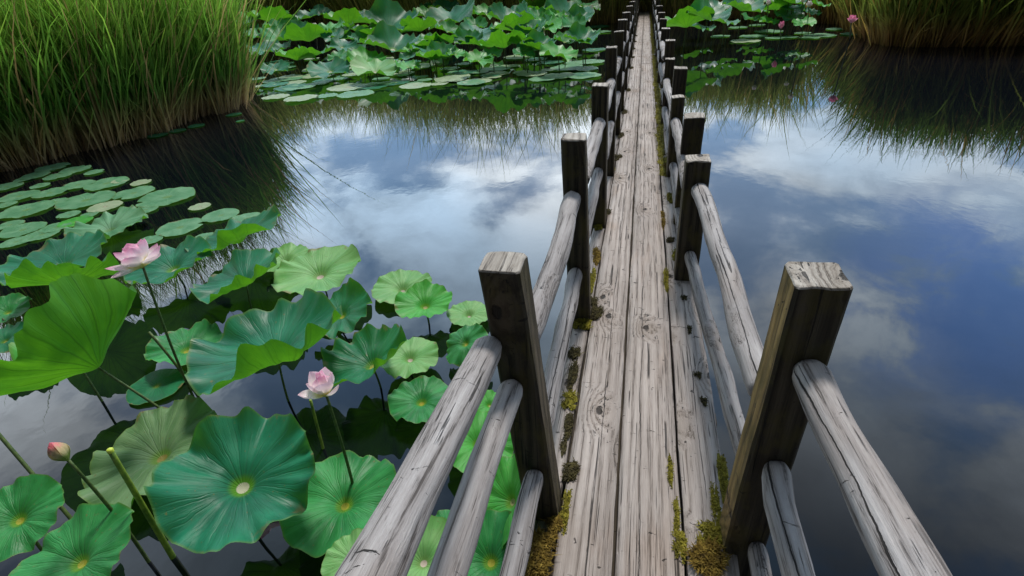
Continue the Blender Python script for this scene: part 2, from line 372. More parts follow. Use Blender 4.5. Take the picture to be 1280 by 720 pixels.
moss(772, 197, .05, .12, .014, M_litter, 'dark debris at the foot of the fourth left post', 300)
moss(766, 212, .03, .06, .014, M_moss, 'small green moss tuft in front of the fourth left post', 200)
fl_ = [(706, 640, 'left strip beside the nearest post'), (708, 540, 'left strip below a larger patch'), (716, 470, 'left strip between two patches'), (738, 350, 'left strip beyond the second post'), (746, 318, 'left strip halfway to the third post'),
       (846, 640, 'seam of the middle and right planks near the bottom'), (833, 350, 'seam just below the bright clump'), (829, 275, 'seam right of the plank with the end joint'), (838, 590, 'seam above the thin green film'), (905, 600, 'right plank edge by the nearest right post'), (895, 640, 'right plank end above the golden clump'), (845, 228, 'right strip between two clumps'), (836, 180, 'right strip far beyond the short post')]
for (px, py, wh) in fl_:
    sc = max(.6, min(1.6, depth(P(px, py, 0))/2.2)); seamy = wh.startswith('seam')
    moss(px, py, (.010 if seamy else .020)*sc, random.uniform(.07, .15)*sc, .005*sc, random.choice([M_moss, M_moss, M_litter, M_mossb]), 'thin moss film on the '+wh, 260, .006*sc, lumps=7)
pts = []                                # long band farther off, nobody could count it
y = 5.3
while y < END-.4:
    if random.random() < .93: pts.append((.292+random.uniform(-.02, .02), y, -.012, random.uniform(.04, .06), random.uniform(.08, .2), random.uniform(.012, .03)))
    y += random.uniform(.07, .18)
vs, fs = moss_geo(pts, 14000, .02)
tag(mesh('moss', vs, fs, M_moss), 'long yellow-green band of moss covering the right edge of the far boardwalk', 'moss', kind='stuff')
for k in range(4, 12):
    Yk = Ls[k][0]; vs, fs = moss_geo([(random.uniform(-.01, .02), random.uniform(-.05, .05), 0, .03, .09, .014) for _ in range(4)], 160, .015)
    side = 'near half' if k < 7 else 'far half'
    tag(mesh('moss_clump', vs, fs, M_litter, loc=(-.19, Yk-.05, 0)), 'tiny dark moss tuft at the foot of a distant left post, %s' % side, 'moss', 'dark moss tufts along the far left posts')
# twigs / debris beside the second post
# ------------------------------------------------------------------ water and land
m_w, t = mat('pond_water'); tc = t('ShaderNodeTexCoord'); v = tc.outputs['Object']
w1 = t.noise(t.vmul(v, (1., .8, 1.)), 3.2, 3, .5, .3); w2 = t.noise(v, 14., 2, .5); w3 = t.noise(v, .45, 2)
hgt = t.m('MULTIPLY', t.m('ADD', w1, t.m('MULTIPLY', w2, .12)), t.rng(w3, .40, .70, .12, 1.))
bp = t('ShaderNodeBump', {'Height': hgt, 'Strength': .075, 'Distance': .02})
fr = t('ShaderNodeFresnel', {'IOR': 1.62, 'Normal': bp})
gl = t('ShaderNodeBsdfGlossy', {'Color': (.93, .95, 1.), 'Roughness': .003, 'Normal': bp})
df = t('ShaderNodeBsdfDiffuse', {'Color': (.0035, .0045, .007)})
t('ShaderNodeOutputMaterial', {0: t('ShaderNodeMixShader', {0: fr, 1: df, 2: gl})})
wo = mesh('pond_water', [(-300, -100, W), (300, -100, W), (300, 500, W), (-300, 500, W)], [(0, 1, 2, 3)], m_w, smooth=False); tag(wo, kind='structure', label='dark still pond water mirroring a cloudy sky')

m_s, t = mat('dark_soil'); tc = t('ShaderNodeTexCoord'); n = t.noise(tc.outputs['Object'], 5., 6, .7)
pr = t('ShaderNodeBsdfPrincipled', {'Base Color': t.ramp(n, [(.3, (.012, .01, .006)), (.7, (.06, .05, .028))]), 'Roughness': .95, 'Specular IOR Level': .1, 'Normal': t('ShaderNodeBump', {'Height': n, 'Strength': 1., 'Distance': .08})})
t('ShaderNodeOutputMaterial', {0: pr})
EDGE_L = [P(x, y, W) for x, y in ((-150, 262), (-70, 236), (0, 211), (42, 206), (80, 194), (140, 180), (190, 168), (235, 148), (275, 140), (300, 128))]
EDGE_R = [P(x, y, W) for x, y in ((1018, 29), (1050, 30), (1080, 46), (1105, 56), (1150, 58), (1210, 57), (1300, 57), (1400, 58))]
EDGE_F = [Vector((-24, 13, W)), Vector((-20, 17, W))]+[P(x, y, W) for x, y in ((388, 36), (440, 37), (520, 38), (620, 38), (700, 34), (775, 28), (785, 23), (835, 23), (845, 24), (900, 24), (960, 22), (1018, 22))]
def bank(name, edge, inward, depthm, label):
    vs = []; n = 10
    for i, e in enumerate(edge):
        for j in range(n):
            d = depthm*(j/(n-1))**1.6; zz = W-.08+.10*min(1, j/2.)+.25*(d/depthm)+.03*fbm(e.x*.7, e.y*.7, j)
            vs.append((e.x+inward[0]*d-.12*inward[0], e.y+inward[1]*d-.12*inward[1], zz))
    fs = [(i*n+j, i*n+j+1, (i+1)*n+j+1, (i+1)*n+j) for i in range(len(edge)-1) for j in range(n-1)]
    o = mesh(name, vs, fs, m_s); tag(o, label, kind='structure')
bank('bank', EDGE_L, (-1, .12), 60, 'dark muddy left bank under the reeds')
bank('bank', EDGE_R, (.35, .94), 90, 'dark muddy right bank under the reeds')
bank('bank', [EDGE_F[0]+Vector((-60, -5, 0))]+EDGE_F+[EDGE_F[-1]+Vector((30, 4, 0))], (0, 1), 120, 'dark far bank behind the end of the boardwalk')

# ------------------------------------------------------------------ reeds
def reed_mat(name, base, low, mid, top, dead):
    m, t = mat(name); uv = t('ShaderNodeUVMap'); sp = t('ShaderNodeSeparateXYZ', {0: uv.outputs[0]})
    u, vv = sp.outputs[0], sp.outputs[1]
    col = t.ramp(vv, [(0., base), (.10, low), (.26, mid), (.75, top), (1., top)])
    col = t.mix(t.rng(u, .86, .90), col, dead)
    hs = t('ShaderNodeHueSaturation', {'Hue': t.rng(u, 0, .8, .485, .515, 'LINEAR'), 'Saturation': 1., 'Value': t.m('ADD', .55, t.m('MULTIPLY', t.m('FRACT', t.m('MULTIPLY', u, 7.31)), .95)), 'Color': col})
    pr = t('ShaderNodeBsdfPrincipled', {'Base Color': hs, 'Roughness': .5, 'Specular IOR Level': .35})
    tr = t('ShaderNodeBsdfTranslucent', {'Color': hs})
    t('ShaderNodeOutputMaterial', {0: t('ShaderNodeMixShader', {0: .45, 1: pr, 2: tr})}); return m
M_reedL = reed_mat('green_reed', (.42, .29, .17), (.42, .34, .15), (.12, .27, .04), (.26, .48, .06), (.42, .28, .13))
M_reedR = reed_mat('golden_reed', (.28, .16, .055), (.40, .25, .08), (.20, .24, .04), (.13, .26, .035), (.42, .25, .07))
M_reedF = reed_mat('dull_reed', (.46, .33, .14), (.58, .46, .17), (.46, .46, .13), (.34, .42, .10), (.6, .44, .17))
def reeds(name, edge, inward, dep, n_tuft, per, h0, h1, wd, lean, mt, label, edgebias=1.6, skirt=0):
    edge = [np.array(e) for e in edge]; seg = [np.linalg.norm(edge[i+1]-edge[i]) for i in range(len(edge)-1)]; cum = np.cumsum([0]+seg)
    K = 6; out_v = []; out_uv = []
    inw = np.array([*inward, 0.]); inw /= np.linalg.norm(inw)
    for _ in range(n_tuft+skirt):
        s = rng.uniform(0, cum[-1]); i = min(len(seg)-1, int(np.searchsorted(cum, s)-1)); u = (s-cum[i])/seg[i]
        sk = _ >= n_tuft
        dd = dep*rng.random()**edgebias if not sk else rng.uniform(-.15, .2)
        c = edge[i]*(1-u)+edge[i+1]*u+inw*dd; c[2] = W-.03+.04*min(dd, 2)
        tilt = rng.normal(0, .11, 2); hh = rng.uniform(h0, h1)*(1 if not sk else rng.uniform(.35, .9)); m_ = int(per*rng.uniform(.6, 1.4))
        for _b in range(m_):
            ang = rng.uniform(0, 6.283); rad = abs(rng.normal(0, .11))
            b = c+np.array([math.cos(ang)*rad, math.sin(ang)*rad, 0])
            h = hh*rng.uniform(.55, 1.08); le = np.array([math.cos(ang), math.sin(ang)])*rad*1.1+tilt+rng.normal(0, lean, 2)-inw[:2]*(.11 if dd < .8 else .03)
            cur = rng.normal(0, .15, 2); droop = rng.random()**4*.4
            if rng.random() < .03: le = le*2.4; h *= .7
            tt = np.linspace(0, 1, K); 
            x = b[0]+h*(le[0]*tt+cur[0]*tt**2.5); y = b[1]+h*(le[1]*tt+cur[1]*tt**2.5); z = b[2]+h*(tt-droop*tt**4)*(.98-.1*min(1, (le**2).sum()))
            wv = wd*rng.uniform(.6, 1.3)*np.array([.7, 1., 1., .85, .55, .06]); fa = rng.uniform(0, 3.1416)
            # blades turned mostly across the view
            dx, dy = math.cos(fa)*wv/2, math.sin(fa)*wv/2
            vv = np.empty((K, 2, 3)); vv[:, 0, 0] = x-dx; vv[:, 1, 0] = x+dx; vv[:, 0, 1] = y-dy; vv[:, 1, 1] = y+dy; vv[:, 0, 2] = z; vv[:, 1, 2] = z
            out_v.append(vv); r = rng.random(); uvv = np.empty((K, 2, 2)); uvv[:, :, 0] = r; uvv[:, :, 1] = (tt*h/3.2)[:, None]; out_uv.append(uvv)
    V = np.concatenate([v.reshape(-1, 3) for v in out_v]); UV = np.concatenate([u.reshape(-1, 2) for u in out_uv]); nb = len(out_v)
    q = np.arange(K-1)*2; f1 = np.stack([q, q+1, q+3, q+2], 1); F_ = (f1[None]+(np.arange(nb)*K*2)[:, None, None]).reshape(-1, 4)
    me = bpy.data.meshes.new(name); me.vertices.add(len(V)); me.vertices.foreach_set('co', V.ravel())
    me.loops.add(F_.size); me.loops.foreach_set('vertex_index', F_.ravel().astype(np.int32)); me.polygons.add(len(F_))
    me.polygons.foreach_set('loop_start', np.arange(0, F_.size, 4, dtype=np.int32)); me.update(calc_edges=True)
    ul = me.uv_layers.new(name='UVMap'); ul.data.foreach_set('uv', UV[F_.ravel()].astype(np.float32).ravel())
    me.materials.append(mt); me.polygons.foreach_set('use_smooth', np.ones(len(F_), dtype=bool))
    o = bpy.data.objects.new(name, me); C.objects.link(o); tag(o, label, 'reeds', kind='stuff'); print(name, nb); return o
reeds('reed_bed', EDGE_L[1:], (-1, .25), 5.0, 720, 40, 2.4, 3.6, .028, .05, M_reedL, 'tall dense green reed bed with tan bases on the left bank', skirt=90)
reeds('reed_bed', EDGE_R[:4], (.45, .9), 4.0, 200, 34, 1.5, 2.3, .036, .045, M_reedR, 'golden reeds at the left end of the right bank', skirt=30)
reeds('reed_bed', EDGE_R[3:], (.1, 1), 4.5, 420, 36, 1.9, 2.9, .038, .05, M_reedR, 'tall green reed bed with orange-brown bases on the right bank', skirt=110)
reeds('reed_bed', EDGE_F[:7], (0, 1), 5.0, 640, 34, 4.9, 6.6, .045, .05, M_reedF, 'dull olive reed belt along the far bank behind the large lotus patch', skirt=60)
reeds('reed_bed', EDGE_F[6:], (0, 1), 6.0, 520, 32, 3.6, 4.9, .05, .06, M_reedF, 'dull olive reed belt on the far bank behind the boardwalk end and small patch', skirt=50)

# ------------------------------------------------------------------ lotus materials
def leaf_mat(name, top, top2, under, vein, spot, spot2=None, gloss=.42, grey=0.):
    m, t = mat(name); uv = t('ShaderNodeUVMap'); sp = t('ShaderNodeSeparateXYZ', {0: uv.outputs[0]}); oi = t('ShaderNodeObjectInfo')
    x = t.m('SUBTRACT', sp.outputs[0], .5); y = t.m('SUBTRACT', sp.outputs[1], .5)
    r = t.m('MULTIPLY', t.m('SQRT', t.m('ADD', t.m('MULTIPLY', x, x), t.m('MULTIPLY', y, y))), 2.)
    ang = t.m('ARCTAN2', y, x)
    vec = t('ShaderNodeCombineXYZ', {0: x, 1: y, 2: t.m('MULTIPLY', oi.outputs['Random'], 20.)}).outputs[0]
    wob = t.noise(vec, 5., 2)
    a2 = t.m('ADD', ang, t.m('MULTIPLY', t.m('SUBTRACT', wob, .5), .2))
    def veins(k, w0, w1):
        fr_ = t.m('ABSOLUTE', t.m('SUBTRACT', t.m('FRACT', t.m('MULTIPLY', a2, k/6.28318)), .5))
        d = t.m('MULTIPLY', fr_, t.m('MULTIPLY', r, 6.28318/k))       # distance from vein in radius units
        return t.rng(d, w0, w1, 1., 0.)
    v1 = veins(21., .001, .013); v2 = t.m('MULTIPLY', veins(42., .001, .008), t.rng(r, .35, .6))
    vn = t.m('MULTIPLY', t.m('MAXIMUM', v1, t.m('MULTIPLY', v2, .6)), t.rng(r, 1., .5, .35, 1.))
    pol = t('ShaderNodeCombineXYZ', {0: t.m('COSINE', ang), 1: t.m('SINE', ang), 2: t.m('MULTIPLY', r, .22)}).outputs[0]
    pol = t.vadd(pol, t('ShaderNodeCombineXYZ', {2: t.m('MULTIPLY', oi.outputs['Random'], 30.)}))
    crease = t.noise(pol, 6., 5, .62)
    patch = t.noise(vec, 3.2, 5, .6)
    c = t.mix(t.rng(patch, .36, .66), top, top2)
    c = t.mix(t.m('MULTIPLY', t.rng(crease, .42, .64), .26), c, t.vmul(top2, (1.45, 1.3, 1.25)) if False else (top2[0]*1.6+.01, min(1, top2[1]*1.4), top2[2]*1.4))
    c = t.mix(t.m('MULTIPLY', vn, .22), c, vein)
    fleck = t.noise(vec, 34., 3, .6); c = t.mix(t.m('MULTIPLY', t.rng(fleck, .66, .70), .75), c, (.20, .17, .06))
    edge = t.m('MULTIPLY', t.rng(r, .955, 1.0), .6); c = t.mix(edge, c, (.16, .26, .05))
    edn = t.m('MULTIPLY', t.rng(t.noise(vec, 5.5, 3), .60, .66), t.rng(r, .86, .97)); c = t.mix(t.m('MULTIPLY', edn, .75), c, (.24, .16, .07))
    rs = t.m('ADD', r, t.m('MULTIPLY', t.m('SUBTRACT', patch, .5), .08))
    c = t.mix(t.rng(rs, .20, .11), c, spot)
    if spot2: c = t.mix(t.rng(rs, .085, .07), c, spot2)
    u_ = t.mix(t.m('MULTIPLY', veins(21., .004, .03), .75), t.mix(t.rng(patch, .35, .65), under, (under[0]*.55, under[1]*.68, under[2]*.8)), (under[0]*.45, under[1]*.5, under[2]*.5)); u_ = t.mix(t.rng(crease, .4, .7, 0., .3), u_, top2)
    geo = t('ShaderNodeNewGeometry'); bf = geo.outputs['Backfacing']
    col = t.mix(bf, c, u_)
    hgt_ = t.m('ADD', t.m('MULTIPLY', crease, 1.), t.m('MULTIPLY', vn, -.35))
    bp = t('ShaderNodeBump', {'Height': hgt_, 'Strength': .42, 'Distance': .012})
    pr = t('ShaderNodeBsdfPrincipled', {'Base Color': col, 'Roughness': t.rng(patch, .3, .7, gloss-.06, gloss+.12), 'Normal': bp, 'Specular IOR Level': .32, 'Sheen Weight': .04, 'Sheen Roughness': .5})
    tr = t('ShaderNodeBsdfTranslucent', {'Color': t.mix(t.m('MULTIPLY', vn, .6), t.mix(t.rng(patch, .35, .65), (.15, .46, .015), (.09, .34, .015)), (.04, .16, .01)), 'Normal': bp})
    t('ShaderNodeOutputMaterial', {0: t('ShaderNodeMixShader', {0: .34, 1: pr, 2: tr})}); return m
UN = (.07, .24, .012)
LM = {
 'teal': leaf_mat('teal_lotus_leaf', (.005, .125, .068), (.016, .235, .120), UN, (.10, .26, .14), (.10, .30, .02), (.62, .62, .42)),
 'deep': leaf_mat('deep_green_lotus_leaf', (.005, .13, .052), (.014, .22, .085), UN, (.07, .22, .10), (.09, .26, .02), (.40, .42, .05)),
 'mid': leaf_mat('mid_green_lotus_leaf', (.014, .19, .045), (.042, .33, .085), UN, (.15, .36, .12), (.14, .34, .03), (.45, .45, .05)),
 'bright': leaf_mat('bright_green_lotus_leaf', (.04, .34, .04), (.09, .46, .07), (.10, .33, .012), (.22, .48, .1), (.16, .40, .03), (.5, .5, .2)),
 'light': leaf_mat('pale_green_lotus_leaf', (.15, .42, .11), (.24, .50, .17), UN, (.30, .50, .2), (.22, .42, .12), (.72, .60, .50)),
 'grey': leaf_mat('grey_green_lotus_leaf', (.11, .23, .09), (.18, .32, .14), UN, (.21, .31, .17), (.14, .28, .04), (.30, .26, .06), gloss=.5),
 'pad': leaf_mat('floating_pad', (.10, .31, .15), (.18, .41, .22), UN, (.20, .38, .20), (.16, .34, .12), None),
 'padp': leaf_mat('pale_floating_pad', (.32, .46, .27), (.42, .52, .33), UN, (.36, .44, .28), (.34, .40, .22), (.6, .5, .4)),
}
m_st, t = mat('lotus_stalk'); tc = t('ShaderNodeTexCoord'); n = t.noise(tc.outputs['Object'], 60., 3)
pr = t('ShaderNodeBsdfPrincipled', {'Base Color': t.ramp(n, [(.35, (.035, .07, .012)), (.65, (.09, .14, .025))]), 'Roughness': .55, 'Normal': t('ShaderNodeBump', {'Height': t.noise(tc.outputs['Object'], 500., 1), 'Strength': .6, 'Distance': .002})})
t('ShaderNodeOutputMaterial', {0: pr}); M_stalk = m_st
m_c, t = mat('fresh_cut_stalk'); tc = t('ShaderNodeTexCoord'); n = t.noise(tc.outputs['Object'], 25., 3)
t('ShaderNodeOutputMaterial', {0: t('ShaderNodeBsdfPrincipled', {'Base Color': t.ramp(n, [(.35, (.09, .18, .02)), (.65, (.28, .38, .04))]), 'Roughness': .45})}); M_cut = m_c

def tube(path, r0, r1, ns=8):
    path = [Vector(p) for p in path]; rings = []
    for i, p in enumerate(path):
        d = (path[min(i+1, len(path)-1)]-path[max(i-1, 0)]).normalized(); a = d.orthogonal().normalized() if i == 0 else (rings_a - d*rings_a.dot(d)).normalized()
        rings_a = a; b = d.cross(a); r = r0+(r1-r0)*i/(len(path)-1)
        rings.append([p+a*r*math.cos(2*math.pi*j/ns)+b*r*math.sin(2*math.pi*j/ns) for j in range(ns)])
    return sweep(rings)
def bend_path(a, b, bow, n=10):
    a = Vector(a); b = Vector(b); return [a.lerp(b, i/n)+Vector(bow)*math.sin(math.pi*i/n) for i in range(n+1)]

def blade_geo(R, nr, ns, funnel=.06, cup=0., ruf=.04, kr=6, folds=(), pleat=.011, tilt=0., psi=0., sd=0., irr=.09, notch=False, squash=1.):
    """local x = right in the picture, y = away, z = up; radii in metres"""
    vs = [Vector((0, 0, -funnel))]; uv = [(.5, .5)]
    phs = [random.uniform(0, 6.28) for _ in range(4)]
    for i in range(1, nr+1):
        u = i/nr
        for j in range(ns):
            q = 2*math.pi*j/ns; c, s = math.cos(q), math.sin(q)
            rr = R*u*(1+irr*fbm(c*.9+sd, s*.9, 3.)*u)
            if notch: 
                dq = abs((q-phs[3]+math.pi) % (2*math.pi)-math.pi); rr *= 1-.30*u*math.exp(-(dq/.11)**2)
            e = u**3.2
            z = -funnel*math.exp(-(u/.22)**2)+cup*R*u*u
            big = fbm(c*1.5+sd, s*1.5, 1.)
            z += ruf*R*(u**2.2)*(1.1*math.sin((kr-2)*q+phs[0])+2.2*big)+ruf*R*(u**5)*(.75*math.sin((kr+4)*q+phs[1]+2*big)+.5*math.sin((2*kr+5)*q+phs[2]))
            pl_ = fbm(c*3+sd, s*3, 7.)
            z += pleat*R*(u**1.3)*math.sin(21*q+2.4*pl_+1.5*u)*(.55+.9*abs(pl_))
            x = rr*c*squash; y = rr*s
            for (fd, start, amt) in folds:
                fa = math.radians(fd); dx, dy = math.cos(fa), math.sin(fa); dist = (x*dx+y*dy)/R-start
                if dist > 0:
                    # roll the sheet about a line: arc of radius 1/amt
                    th = min(2.4, dist*amt); rad = 1/amt
                    nd = rad*math.sin(th); up = rad*(1-math.cos(th)); rest = max(0, dist-th/amt); nd += rest*math.cos(th); up += rest*math.sin(th)
                    x += (nd-dist)*R*dx; y += (nd-dist)*R*dy; z += up*R
            vs.append(Vector((x, y, z))); uv.append((.5+.5*u*c, .5+.5*u*s))
    if tilt:
        ax = Vector((-math.sin(math.radians(psi)), math.cos(math.radians(psi)), 0)); m_ = Matrix.Rotation(math.radians(tilt), 3, ax)
        vs = [m_ @ v for v in vs]
    fs = [(0, 1+j, 1+(j+1) % ns) for j in range(ns)]
    for i in range(nr-1):
        for j in range(ns):
            a = 1+i*ns+j; b = 1+i*ns+(j+1) % ns; fs.append((a, a+ns, b+ns, b))
    return vs, fs, uv

def lotus(px, py, h, wpx, col, label, tilt=0., psi=0., stalk=True, group='raised lotus leaves near the boardwalk', name='lotus_leaf', sbase=None, res=(16, 84), sdd=None, **k):
    """px,py = image place of the blade centre, h = height above the water"""
    c = P(px, py, W+h); R = .5*wpx*depth(c)/f*(.94 if stalk else .86)
    base = Vector((c.x, c.y, W)) if sbase is None else P(*sbase, W)
    root = empty(name, base, YAW); tag(root, label, 'lotus leaf', group)
    loc = Matrix.Rotation(-YAW, 3, 'Z') @ (c-base)
    if stalk: k['ruf'] = k.get('ruf', .04)*1.35; k['cup'] = k.get('cup', 0)+.03
    vs, fs, uv = blade_geo(R, res[0], res[1], funnel=(min(.06, R*.2) if stalk else .004), pleat=(.012 if stalk else .003), tilt=tilt, psi=psi, sd=sdd or random.uniform(0, 99), **k)
    vs = [v+loc for v in vs]
    o = mesh('blade', vs, fs, LM[col], root, uv=uv)
    if stalk:
        top = vs[0]-Vector((0, 0, .002)); bow = (random.uniform(-.03, .03), random.uniform(-.02, .02), 0)
        a = Vector((random.uniform(-.03, .03), random.uniform(-.02, .02), -.35)) if sbase is None else Vector((0, 0, -.12))
        v2, f2 = tube(bend_path(a, top, bow), .0085, .006); mesh('stalk', v2, f2, M_stalk, root)
    return root
NG = 'raised lotus leaves near the boardwalk'
# ---- raised leaves, from the far ones to the near ones
lotus(76, 328, .22, 132, 'teal', 'blue-green lotus leaf at left above the folded bright one', 8, -140, folds=[(-60, .62, 1.8)], ruf=.05, cup=.14)
lotus(88, 352, .34, 120, 'mid', 'folded lotus leaf showing its bright green underside left of the tall pink flower', 32, 110, folds=[(-80, .35, 1.0)], ruf=.07, cup=.20)
lotus(214, 332, .20, 110, 'teal', 'blue-green lotus leaf just right of the tall pink flower', 10, -130, folds=[(-60, .65, 2.0)], ruf=.05, cup=.12)
lotus(296, 296, .24, 118, 'teal', 'long tilted teal lotus leaf highest in the near group with rolled front lip', 15, 175, folds=[(-75, .55, 2.2), (95, .6, .6)], ruf=.05, cup=.10, squash=1.05)
lotus(303, 349, .27, 118, 'teal', 'cupped blue-green lotus leaf with green front lip and yellow fleck', 12, -170, folds=[(-60, .55, 2.6)], ruf=.06, cup=.18)
lotus(356, 323, .12, 68, 'light', 'small pale lotus leaf half hidden behind two larger ones', 4, -90, ruf=.04, cup=.03)
lotus(398, 340, .20, 118, 'light', 'large pale green nearly flat lotus leaf with cream centre', 5, -100, folds=[(25, .7, 1.6), (-90, .75, 1.2)], ruf=.045, cup=.04)
lotus(425, 391, .16, 90, 'deep', 'dark blue-green wavy lotus leaf behind the largest cupped one', 12, -120, ruf=.07, cup=.08, folds=[(70, .5, 1.2)])
lotus(342, 440, .36, 190, 'teal', 'largest cupped teal lotus leaf with a broad green lip above the low pink flower', 9, 175, ruf=.07, cup=.20, folds=[(-50, .50, 3.0), (110, .5, .7)], kr=5, squash=1.05, res=(22, 120))
lotus(462, 452, .22, 116, 'deep', 'deep green cupped lotus leaf right of the low pink flower', 14, -175, ruf=.08, cup=.24, folds=[(-28, .55, 2.6), (90, .5, .8)], kr=5)
lotus(512, 446, .12, 78, 'light', 'pale green lotus leaf with pinkish centre tucked behind a dark cupped one', 4, -60, ruf=.04, cup=.03)
lotus(502, 359, .06, 80, 'light', 'pale lotus leaf with cream centre alone on open water beside a brighter one', 2, -90, ruf=.03, cup=.02)
lotus(531, 380, .16, 76, 'bright', 'small bright green dished lotus leaf on a dark stalk', 8, -70, ruf=.05, cup=.14)
lotus(586, 392, .06, 58, 'light', 'pale lotus leaf beside the nearest left post', 2, -90, ruf=.03, cup=.02)
lotus(580, 428, .16, 64, 'mid', 'green lotus leaf drooping next to the upper left rail end', 30, -150, ruf=.06, cup=-.12)
lotus(526, 500, .10, 86, 'mid', 'ragged medium green lotus leaf with yellow centre left of the railing', 3, -90, ruf=.05, cup=.02, irr=.12)
lotus(232, 434, .10, 92, 'mid', 'green lotus leaf with yellowish centre crossed by flower stalks', 8, 20, ruf=.06, cup=.06, folds=[(30, .5, 1.2)])
lotus(196, 482, .02, 78, 'deep', 'low dull green lotus leaf floating under the crossing stalks', 0, 0, ruf=.01, cup=.0, stalk=False)
lotus(112, 450, .40, 176, 'bright', 'huge folded lotus leaf turned edge-up, glowing green underside at far left', 42, 158, ruf=.09, cup=.40, folds=[(-25, .35, 1.2), (160, .45, 1.6)], kr=6, squash=1.22, sbase=(226, 516), res=(22, 120), sdd=3.7)
lotus(8, 388, .22, 60, 'mid', 'half leaf cut by the left edge of the view below the blue-green one', 10, -60, ruf=.05, cup=.08)
lotus(4, 424, .20, 60, 'deep', 'dark green lotus leaf at the left edge above the huge folded one', 8, -90, ruf=.05, cup=.05)
lotus(196, 565, .12, 166, 'grey', 'flat grey-green ragged lotus leaf behind the cut green stalk', 6, -140, ruf=.05, cup=.03, irr=.07, kr=9)
lotus(300, 602, .34, 194, 'teal', 'big round dark teal lotus leaf facing the viewer with cream centre', 13, -50, ruf=.075, cup=.16, kr=6, res=(24, 140), folds=[(150, .5, .9), (60, .6, 1.)])
lotus(428, 626, .12, 150, 'mid', 'mid green lotus leaf under the low pink flower touching its stalk', 4, -90, ruf=.05, cup=.03)
lotus(20, 648, .28, 112, 'mid', 'ribbed green lotus leaf at the lower left edge', 18, -60, ruf=.06, cup=.05)
lotus(95, 700, .30, 148, 'mid', 'green lotus leaf with cream centre in the bottom left corner', 12, -110, ruf=.05, cup=.08, res=(20, 100))
lotus(598, 552, .12, 100, 'bright', 'bright green lotus leaf seen between the upper two left rails', 10, -60, ruf=.05, cup=.05)
lotus(634, 625, .30, 120, 'bright', 'bright green upright lotus leaf seen between the lower two left rails', 45, -165, ruf=.05, cup=.08, folds=[(0, .2, .8)])
lotus(612, 700, .22, 130, 'mid', 'ribbed green lotus leaf behind the middle left rail at bottom', 15, -120, ruf=.05, cup=.06)
lotus(528, 700, .20, 120, 'light', 'pale yellow-green lotus leaf behind the thick left rail at bottom', 6, -90, ruf=.05, cup=.05)
lotus(440, 700, .24, 80, 'light', 'pale lotus leaf emerging left of the thick near rail at bottom', 8, -150, ruf=.05, cup=.05)
lotus(560, 660, .18, 60, 'mid', 'small folded green lotus leaf between pale and bright ones behind the rail', 30, 170, ruf=.07, cup=.12)
lotus(612, 505, .08, 46, 'bright', 'small bright lotus leaf glimpsed beside the nearest left post', 6, -90, ruf=.05, cup=.05)

# ---- floating pads, left
PG = 'floating lotus pads near the left reeds'
pads = [(66, 209, 42, 'pad', 'pad nearest the left reed foot'), (44, 219, 38, 'pad', 'narrow pad just below the reed foot'), (94, 212, 40, 'pad', 'pad with curled tip beside the reed foot'), (72, 220, 36, 'pad', 'lowest pad of the reed-foot cluster'),
 (8, 233, 40, 'pad', 'pad cut by the left edge, upper one'), (24, 245, 50, 'pad', 'oval pad touching three others at left'), (62, 241, 44, 'pad', 'pad between two pale ones at left'), (33, 262, 68, 'pad', 'broad pale-rimmed pad at left'), (70, 252, 30, 'pad', 'small pad wedged between broad pads'),
 (97, 231, 44, 'pad', 'small raised-edge pad above a broad one'), (133, 229, 58, 'pad', 'smooth oval pad farthest right of the upper row'), (107, 250, 74, 'pad', 'broad pad in the middle of the left cluster'), (131, 258, 46, 'padp', 'pale yellowish pad lying against a broad green one'),
 (167, 241, 54, 'pad', 'pad overlapping its neighbour near a wide ragged one'), (209, 246, 80, 'pad', 'wide ragged pad at the right end of the cluster'), (12, 281, 36, 'pad', 'pad cut by the left edge, lower one'), (28, 287, 58, 'pad', 'low pad overlapped by another at left'), (52, 293, 46, 'pad', 'front pad of the lower left group'),
 (70, 284, 40, 'pad', 'small pad joined to the front pads'), (225, 284, 64, 'pad', 'separate pad left of a chained pair'), (276, 269, 50, 'pad', 'middle pad of the chain over reed reflections'), (308, 273, 46, 'pad', 'far pad of the chain beside the tilted teal leaf'), (95, 277, 44, 'bright', 'folded bright pad behind a wavy broad one')]
more_ = [(118, 215, 26, 'near the reed foot, right of the curled one'), (150, 226, 24, 'above the ragged pair'), (176, 228, 28, 'alone above the wide ragged pad'), (86, 268, 30, 'between the broad pads and the folded bright one'), (150, 270, 30, 'right of the wavy leaf'),
         (182, 262, 34, 'under the wide ragged pad'), (112, 268, 24, 'touching the pale yellowish pad'), (6, 256, 30, 'cut by the left edge, middle one'), (50, 232, 26, 'squeezed between the upper oval pads'), (188, 300, 34, 'left of the chained pair'), (250, 258, 30, 'on dark water above the chain'), (256, 296, 30, 'below the separate pad'), (20, 302, 40, 'just above the blue-green raised leaf'), (30, 224, 26, 'left of the narrow reed-foot pad')]
pads += [(x, y, w, random.choice(['pad', 'pad', 'padp']), 'small notched pad '+l_) for x, y, w, l_ in more_]
for (x, y, w, cl, lb) in pads:
    lotus(x, y, .012, w, cl, lb, 0, 0, stalk=False, group=PG, name='floating_pad', ruf=.012, cup=.01, res=(8, 48), notch=random.random() < .6, irr=.09)
lotus(135, 284, .07, 94, 'pad', 'wavy broad grey-green leaf just lifted off the water above the tall flower', 5, -100, group=PG, ruf=.06, cup=.03)
